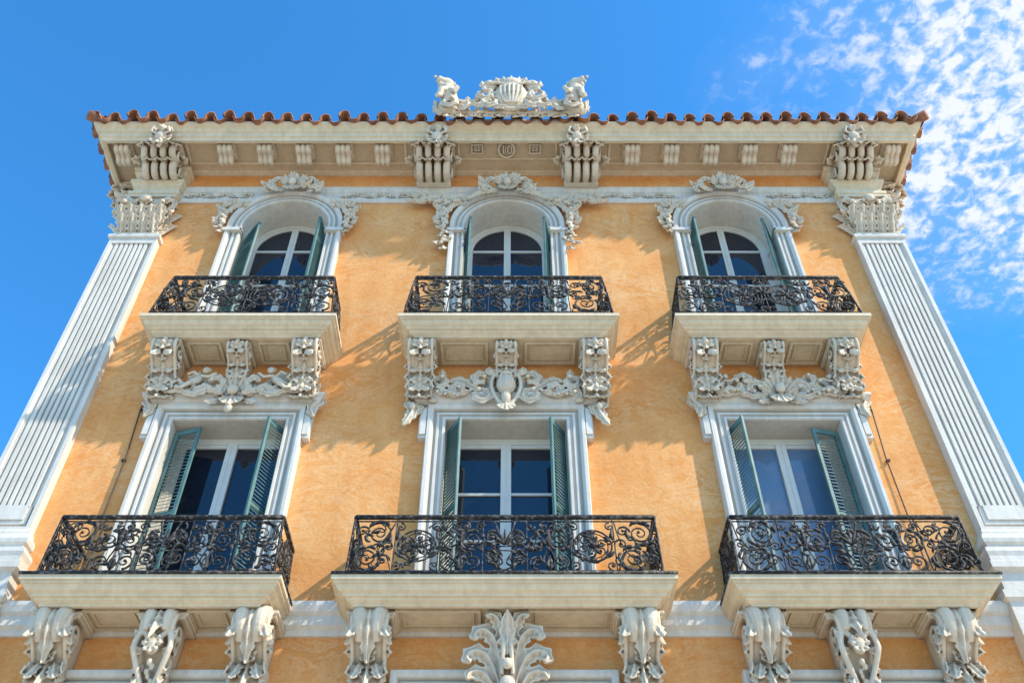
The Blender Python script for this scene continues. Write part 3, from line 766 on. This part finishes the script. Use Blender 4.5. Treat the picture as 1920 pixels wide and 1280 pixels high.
mb.sweep(blockpath(.48,.18),[(0,10.08),(.03,10.02),(.03,9.98),(.07,9.94),(.10,9.86),(.09,9.80),(.05,9.77),(.05,9.72),(.13,9.68),(.15,9.60),(.13,9.53),(.13,9.45),(.17,9.42),(.17,9.32),(.08,9.28),(.08,9.0),(.16,8.96),(.16,8.84),(.10,8.80),(.10,7.9),(.10,0)])
BASE=mesh_from(mb,'pilaster_base',M_WHITE)
mb=MB()
mb.add([(-.46,-.16,0),(.46,-.16,0),(.46,.02,0),(-.46,.02,0),(-.50,-.30,1.25),(.50,-.30,1.25),(.50,.02,1.25),(-.50,.02,1.25)],[(0,1,2,3),(4,5,6,7),(0,1,5,4),(1,2,6,5),(2,3,7,6),(3,0,4,7)])
mb.tube([(-.5,-.18,.03),(.5,-.18,.03)],.05,8)
for i in range(4): lf(mb,-.36+.24*i,.04,90,.56,.30,1.3,.20,.25)
for i in range(5): lf(mb,-.46+.23*i,.38,90,.52,.27,1.3,.26,.25)
for s in (-1,1):
    scrollfrond(mb,s*.44,.98,.24,-pi/2,1.0,s,.20,.32,.06,.12);scrollfrond(mb,s*.15,.98,.15,-pi/2,.95,-s,.14,.34)
    mb.frond([(s*.05,.45),(s*.18,.75),(s*.36,.95),(s*.52,1.05),(s*.66,.98)],.22,.34,.06,5.5,.05,.14)
    mb.frond([(s*.40,.30),(s*.48,.55),(s*.60,.72),(s*.68,.64)],.24,.26,.06,4.5,.05,.14)
    mb.leaf((s*.48,-.08,.1),(s*.3,0,1),(s,0,0),.5,.3,1.0);mb.leaf((s*.5,-.08,.5),(s*.3,0,1),(s,0,0),.5,.3,1.0)
mb.ell(V(0,1.06,.46),(.12,.09,.12),10);fan(mb,0,.95,90,60,7,.28,.13,.9,.40)
mb.box(-.58,.58,-.38,.02,1.26,1.33)
CAP=mesh_from(mb,'capital',M_CARVE,voxel=.0135)
mb=MB();mb.sweep(blockpath(.48,.20),[(-.4,18.48),(0,18.48),(.0,18.58),(.03,18.60),(.03,18.66),(.06,18.68),(.06,18.76),(.0,18.78),(.0,18.95),(.04,18.98),(.05,19.04),(.10,19.07),(.10,19.14),(.0,19.16),(.0,19.30),(.04,19.32),(.10,19.40),(.10,19.48),(.14,19.52),(.14,19.58),(-.3,19.60)])
ENT=mesh_from(mb,'entablature_block',M_CREAM)
for s in (-1,1):
    e=empty('pilaster',B,(s*7.56,0,0));put('shaft',SHAFT,e);put('base',BASE,e);put('capital',CAP,e,(0,0,17.32),sc=(.90,.92,.88));put('entablature_block',ENT,e)
    e['label']='white fluted pilaster with carved leafy capital'

# ---- modillions and big cornice brackets
def modillion():
    mb=MB()
    mb.box(-.21,.21,-.42,0,-.05,.01);mb.box(-.18,.18,-.40,0,-.08,-.04)
    pr=catmull([(-.36,-.06),(-.39,-.13),(-.34,-.21),(-.24,-.20),(-.16,-.22),(-.08,-.28),(0,-.24)],4)
    for x in (-.105,0,.105): mb.tube([(x,p[0]+.03,p[1]+.03) for p in pr],.062,8,(1,0,0))
    mb.ext([(0,-.05),(-.34,-.05),(-.33,-.16),(-.08,-.22),(0,-.2)],'x',-.15,.15)
    for s in (-1,1): mb.tube([(s*.165,-.22+.08*cos(t*.5)*(1-t/16),-.13+.07*sin(t*.5)*(1-t/16)) for t in range(15)],.02,5,(1,0,0))
    return mesh_from(mb,'modillion',M_CARVE,voxel=.012)
MOD=modillion()
for x in [2.71,3.56,4.42,5.26,6.12,8.35]:
    for s in (-1,1): put('modillion',MOD,B,(s*x,-.46,19.74))
for k in range(5):
    for s in (-1,1): put('modillion',MOD,B,(s*8.20,.75+.85*k,19.74),s*pi/2)
def bigbr():
    mb=MB();w=.84
    mb.box(-w/2-.06,w/2+.06,-.88,0,-.08,0.01);mb.box(-w/2-.02,w/2+.02,-.84,0,-.13,-.06)
    pr1=catmull([(-.74,-.12),(-.84,-.18),(-.84,-.30),(-.72,-.38),(-.58,-.34),(-.5,-.30)],4)
    pr2=catmull([(-.44,-.30),(-.56,-.36),(-.56,-.50),(-.42,-.60),(-.26,-.56),(-.10,-.52)],4)
    for i,x0 in enumerate((-.31,-.105,.105,.31)):
        mb.tube([(x0,p[0],p[1]) for p in pr2],.088,8,(1,0,0))
        mb.tube([(x0,p[0]-.02,p[1]-.05) for p in pr2],.03,6,(1,0,0))
        mb.leaf((x0,-.50,-.36),(0,-.1,-1),(0,-1,-.1),.22,.18,1.0,.15,2.5,.03,12,6)
    for i,x0 in enumerate((-.32,-.11,.11,.32)):
        mb.tube([(x0,p[0],p[1]) for p in pr1],.08,8,(1,0,0))
    for x0 in (-.28,0,.28):
        mb.leaf((x0,-.84,-.06),(0,-.30,-1),(0,-1,.2),.38,.32,1.1,.2);
        for s2 in (-1,1): mb.leaf((x0+s2*.10,-.82,-.10),(s2*.5,-.2,-1),(0,-1,.2),.26,.18,1.1,.2)
    for x0 in (-.24,0,.24): mb.leaf((x0,-.62,-.30),(0,-.2,-1),(0,-1,.1),.30,.26,1.1,.2)
    mb.box(-.38,.38,-.70,0,-.32,-.10);mb.box(-.36,.36,-.42,0,-.56,-.30)
    mb.box(-.40,.40,-.22,0,-.64,-.58)
    for s in (-1,1):
        for (cy,cz,r) in ((-.62,-.26,.15),(-.34,-.46,.13)):
            P=[(s*.42,cy+r*(1-.8*i/20)*cos(i*.5),cz+r*(1-.8*i/20)*sin(i*.5)) for i in range(21)];mb.tube(P,.03,5,(1,0,0))
        mb.leaf((s*.40,-.5,-.2),(s*.5,-.4,-.6),(s,-.4,0),.34,.24,.9)
    return mesh_from(mb,'cornice_bracket',M_CARVE,voxel=.0125)
BB=bigbr()
def finial():
    mb=MB()
    for a,L in ((0,.42),(40,.40),(-40,.40),(85,.30),(-85,.30),(130,.32),(-130,.32),(180,.40)):
        r=math.radians(a);mb.leaf((0,-1.02,0),(sin(r),-.15,cos(r)),(0,-1,0),L,.22,.8,.25)
    mb.ell((0,-1.12,.02),(.13,.11,.15),10);mb.ell((.03,-1.20,.20),(.09,.09,.10),10);mb.ell((0,-1.28,.17),(.04,.05,.035),8)
    for s in (-1,1): mb.tube([(s*.06,-1.17,.05),(s*.20,-1.22,.08),(s*.15,-1.26,.20)],.035,6)
    mb.tube([(0,-1.12,-.08),(.08,-1.14,-.20),(.0,-1.07,-.30)],.05,6)
    return mesh_from(mb,'cornice_finial',M_CARVE,voxel=.0135)
FI=finial()
for x in (-7.5,-1.6,1.6,7.5):
    put('cornice_bracket',BB,B,(x,0,19.74),sc=(.93,1,1));put('cornice_finial',FI,B,(x+.1*(1 if x<0 else -1),0,19.50),0,x>0)
for s in (-1,1): put('cornice_bracket',BB,B,(s*7.86,.62,19.74),s*pi/2)

# ---- roof
mb=MB()
SL=math.tan(math.radians(17));EO=1.32
def pipe(mb,p0,d,side,L,rx,rz,inv,th=.022,n=8):
    vs=[];up=Vector((0,0,1))
    for k,(q) in enumerate((p0,p0+d*L+up*L*SL)):
        for ro in (0,1):
            for i in range(n+1):
                a=pi*i/n;f=1-(th/rx if ro else 0)
                vs.append(q+side*(rx*f*cos(a))+up*((-1 if inv else 1)*rz*f*sin(a)))
    m=n+1;fs=[]
    for i in range(n):
        fs+= [(i,i+1,2*m+i+1,2*m+i),(m+i,3*m+i,3*m+i+1,m+i+1),(i,m+i,m+i+1,i+1)]
    mb.add(vs,fs)
EXS=HW-CI+EO+.0;ZE=19.99;pitch=.415
n=int(2*EXS/pitch);x0=-n*pitch/2
rr=random.Random(3)
for i in range(n+1):
    x=x0+i*pitch
    L=min(EXS-abs(x)+.15,DEPTH/2+EO)
    jy=rr.uniform(-.05,.05);jz=rr.uniform(-.02,.02)
    sd_=Vector((1,0,rr.uniform(-.09,.09)))
    pipe(mb,Vector((x,-EO+jy,ZE+.02+jz)),Vector((0,1,0)),sd_,L,.125,.20,False)
    if i<n: pipe(mb,Vector((x+pitch/2,-EO+.03+jy,ZE+.06+jz)),Vector((0,1,0)),sd_,max(.3,min(EXS-abs(x+pitch/2)+.1,DEPTH/2+EO)),.135,.17,True)
k=0
while True:
    y=-EO+.2+k*pitch
    if y>DEPTH+EO-.2: break
    L=min(y+EO+.1,DEPTH+EO-y+.1,EXS)
    for s in (-1,1):
        j=rr.uniform(-.02,.02)
        pipe(mb,Vector((s*(EXS+j),y,ZE+.03)),Vector((-s,0,0)),Vector((0,1,0)),L,.125,.18,False)
        pipe(mb,Vector((s*(EXS-.04+j),y+pitch/2,ZE+.06)),Vector((-s,0,0)),Vector((0,1,0)),max(.3,L-.1),.135,.16,True)
    k+=1
hd=DEPTH/2+EO
for s in (-1,1): mb.tube([(s*EXS,-EO,ZE+.1),(s*(EXS-hd),-EO+hd,ZE+.15+hd*SL)],.12,8,(0,0,1))
ry=-EO+hd
mb.tube([(-(EXS-hd),ry,ZE+.15+hd*SL),(EXS-hd,ry,ZE+.15+hd*SL)],.15,8)
b=.16
mb.add([(-EXS+b,-EO+b,ZE+.02),(EXS-b,-EO+b,ZE+.02),(EXS-b,DEPTH+EO-b,ZE+.02),(-EXS+b,DEPTH+EO-b,ZE+.02),(-(EXS-hd),ry,ZE+hd*SL-.05),(EXS-hd,ry,ZE+hd*SL-.05)],[(0,1,5,4),(1,2,5),(2,3,4,5),(3,0,4),(0,3,2,1)])
put('roof',mesh_from(mb,'roof',M_TILE,True),B,label='terracotta roof with curved clay eave tiles')

# ---- roof crest
mb=MB()
mb.box(-1.42,1.42,.14,.40,.26,.40)
for k in range(10):
    for s in (-1,1):
        x=.07+.15*k
        lf(mb,s*x,.32,-90+s*(20+6*(k%3)),.20+.05*(k%2),.17,.7,.02+.03*(k%2));lf(mb,s*x,.30,90-s*(30+14*(k%3)),.26,.16,.8,.06)
mb.tube([V(x*.1,.33+.03*sin(x*1.7),.06) for x in range(-14,15)],.05,8)
# tall rounded cartouche with fluted bowl and crowned head
mb.ell((0,-.08,1.02),(.40,.26,.60),20);mb.ell((0,-.12,1.50),(.30,.22,.20),14)
for k in range(6):
    x=-.25+.10*k;mb.tube([V(x*.5,.52,.24),V(x*.95,.86,.37-abs(x)*.3),V(x*1.0,1.22,.37-abs(x)*.35)],.030,6)
for s in (-1,1):
    mb.tube([V(s*a,b,.16) for a,b in catmull([(.0,.34),(.24,.42),(.45,.66),(.50,.98),(.44,1.26),(.34,1.42)],6)],.06,8)
    mb.tube([V(s*a,b,.26) for a,b in catmull([(0,1.36),(.16,1.34),(.34,1.40),(.46,1.36)],5)],.045,8)
    for x in (.0,.14,.27): mb.frond([(s*x,1.42),(s*(x*1.15),1.54),(s*(x*1.35),1.70-.3*x)],.15,.22,.04,2.5,.06,.10)
    volute(mb,s*.52,1.44,.15,pi/2,1.5,s,.055,.18)
    mb.frond([(s*.36,1.30),(s*.52,1.24),(s*.66,1.32),(s*.68,1.46)],.17,.20,.05,3.5,.05,.1)
    scrollfrond(mb,s*.62,.96,.24,pi/2,1.0,s,.22,.18);scrollfrond(mb,s*.46,.50,.22,pi/2,.95,-s,.20,.24)
    mb.frond([(s*.10,.38),(s*.30,.36),(s*.52,.42),(s*.75,.36),(s*.9,.42)],.22,.24,.04,6.5,.05,.08)
    for cx,r in ((.92,.18),(1.18,.15)):
        mb.tube([V(s*cx+r*cos(t*pi/9),.58+r*1.25*sin(t*pi/9),.02) for t in range(19)],.042,7)
    mb.tube([V(s*a,b,.04) for a,b in catmull([(.5,1.04),(.75,.90),(1.0,.84),(1.2,.90),(1.4,1.02)],6)],.06,8)
    for a in (.80,1.0): fan(mb,s*a,.86,90,35,3,.15,.10,.7,.06)
    # seated lion: haunch, chest, neck, head, muzzle, ears, mane, forelegs
    mb.ell(V(s*1.44,.54,.08),(.24,.20,.24),12)
    mb.tube([V(s*1.38,.50,.12),V(s*1.42,.76,.16),V(s*1.46,1.00,.18),V(s*1.50,1.22,.20)],lambda t:.22-.03*t,10)
    mb.ell(V(s*1.52,1.40,.20),(.20,.19,.18),12)
    mb.tube([V(s*1.56,1.38,.28),V(s*1.71,1.40,.38)],lambda t:.12-.03*t,8)
    mb.tube([V(s*1.54,1.28,.26),V(s*1.67,1.25,.34)],lambda t:.075-.02*t,7)
    mb.ell(V(s*1.76,1.43,.41),.045,7)
    for qx,qz in ((-.12,.14),(.07,.18)): mb.tube([V(s*(1.52+qx*.7),1.42+qz*.6,.18),V(s*(1.52+qx),1.42+qz*1.2,.16)],lambda t:.07-.03*t,8)
    for a in range(10):
        an=-60-24*a
        lf(mb,s*(1.45),1.28,an if s>0 else 180-an,.27,.13,.8,.14+.04*(a%2))
    for k in range(5): lf(mb,s*(1.40+.05*(k%2)),1.14-.10*k,-90+s*(10-9*k),.22,.13,.7,.30)
    mb.tube([V(s*1.48,1.02,.3),V(s*1.60,.84,.40),V(s*1.62,.62,.36),V(s*1.68,.56,.42)],lambda t:.085-.02*t,8)
    mb.tube([V(s*1.40,.96,.3),V(s*1.28,.78,.40),V(s*1.22,.92,.42)],lambda t:.08-.02*t,8)
    scrollfrond(mb,s*1.36,.44,.20,pi/2,1.0,-s,.18,.28)
    mb.frond([(s*1.56,.30),(s*1.70,.46),(s*1.70,.68),(s*1.77,.80)],.18,.06,.05,5.5,.05,.1)
    mb.frond([(s*1.22,.38),(s*1.08,.32),(s*.97,.42),(s*1.02,.54)],.17,.20,.05,4.5,.05,.1)
cr=put('roof_crest',mesh_from(mb,'roof_crest',M_CARVE,voxel=.0155),B,(.08,-1.34,19.72),label='carved stone crest with rounded cartouche and two seated lions')
cr.scale=(.95,.9,.92)

for s in (-1,1):
    mb=MB();mb.tube([(s*6.16,-.03,13.45),(s*6.17,-.05,12.6),(s*6.12,-.04,11.6),(s*6.14,-.05,8.9)],.012,6)
    for z in (12.6,11.5,10.2): mb.box(s*6.14-.03,s*6.14+.03,-.06,.01,z,z+.03)
    put('lightning_cable',mesh_from(mb,'lightning_cable',M_DOOR),B)

# ---- ground
mb=MB();mb.add([(-800,-800,0),(800,-800,0),(800,800,0),(-800,800,0)],[(0,1,2,3)])
g=put('ground',mesh_from(mb,'ground',M_GROUND),None);g['kind']='structure'
mb=MB();mb.box(-14,14,-3.2,16,-.05,.13)
g=put('pavement',mesh_from(mb,'pavement',M_GROUND),None);g['kind']='structure'

# ---- world, sun, camera
W=bpy.data.worlds.new('World');SC.world=W;W.use_nodes=True;nt=W.node_tree
bg=nt.nodes['Background'];sky=nt.nodes.new('ShaderNodeTexSky');sky.sky_type='NISHITA';sky.sun_disc=False
sd=Vector((2.1,-1.0,2.0)).normalized()
sky.sun_elevation=math.asin(sd.z);sky.sun_rotation=math.atan2(sd.x,sd.y);sky.air_density=1.0;sky.dust_density=.3;sky.ozone_density=2.0
tc=nt.nodes.new('ShaderNodeTexCoord');sx=nt.nodes.new('ShaderNodeSeparateXYZ');nt.links.new(tc.outputs['Generated'],sx.inputs[0])
def M(op,a,b=None,c=None,clamp=False):
    n=nt.nodes.new('ShaderNodeMath');n.operation=op;n.use_clamp=clamp
    for i,v in enumerate((a,b,c)):
        if v is None: continue
        if hasattr(v,'is_output'): nt.links.new(v,n.inputs[i])
        else: n.inputs[i].default_value=v
    return n.outputs[0]
zc=M('MAXIMUM',sx.outputs[2],.08);px=M('DIVIDE',sx.outputs[0],zc);py=M('DIVIDE',sx.outputs[1],zc)
cb=nt.nodes.new('ShaderNodeCombineXYZ');nt.links.new(px,cb.inputs[0]);nt.links.new(py,cb.inputs[1])
def wn(s,d,dist,r=.6):
    n=nt.nodes.new('ShaderNodeTexNoise');n.inputs['Scale'].default_value=s;n.inputs['Detail'].default_value=d;n.inputs['Distortion'].default_value=dist;n.inputs['Roughness'].default_value=r
    nt.links.new(cb.outputs[0],n.inputs['Vector']);return n.outputs[0]
big=wn(6,4,.2);med=wn(19,3,.3);small=wn(50,6,.3,.58)
mx=M('ADD',px,M('MULTIPLY',M('SUBTRACT',big,.5),.35))
def sstep(v,a,b,c=0,d=1):
    n=nt.nodes.new('ShaderNodeMapRange');n.interpolation_type='SMOOTHSTEP';n.inputs[1].default_value=a;n.inputs[2].default_value=b;n.inputs[3].default_value=c;n.inputs[4].default_value=d;nt.links.new(v,n.inputs[0]);return n.outputs[0]
mk=M('MULTIPLY',sstep(mx,.22,.50),sstep(M('ADD',py,M('MULTIPLY',M('SUBTRACT',big,.5),.35)),1.0,.68))
puff=sstep(M('ADD',M('ADD',small,M('MULTIPLY',M('SUBTRACT',med,.5),.55)),M('MULTIPLY',mk,.18)),.52,.84)
veil=M('MULTIPLY',mk,.14)
cl=M('MINIMUM',M('ADD',M('MULTIPLY',puff,M('MULTIPLY',mk,.97)),veil),.92)
tint=nt.nodes.new('ShaderNodeMix');tint.data_type='RGBA';tint.blend_type='MULTIPLY';tint.inputs[0].default_value=1;tint.inputs[7].default_value=(.54,1.72,2.45,1)
nt.links.new(sky.outputs[0],tint.inputs[6])
mxn=nt.nodes.new('ShaderNodeMix');mxn.data_type='RGBA';nt.links.new(cl,mxn.inputs[0]);nt.links.new(tint.outputs[2],mxn.inputs[6]);mxn.inputs[7].default_value=(6.6,6.8,6.9,1)
nt.links.new(mxn.outputs[2],bg.inputs[0]);bg.inputs[1].default_value=.15
L=bpy.data.lights.new('sun','SUN');L.energy=5.0;L.angle=math.radians(1.2);L.color=(1,.90,.74)
lo=bpy.data.objects.new('sun',L);link(lo);lo.rotation_euler=(-sd).to_track_quat('-Z','Y').to_euler()
cam=bpy.data.cameras.new('camera');co=bpy.data.objects.new('camera',cam);link(co)
cam.lens=33.75;cam.sensor_width=36;cam.clip_end=3000
co.location=(.1,-12,1.6);co.rotation_euler=(math.radians(90+46.7),0,0)
SC.camera=co
SC.view_settings.view_transform='Standard';SC.view_settings.look='None';SC.view_settings.exposure=0
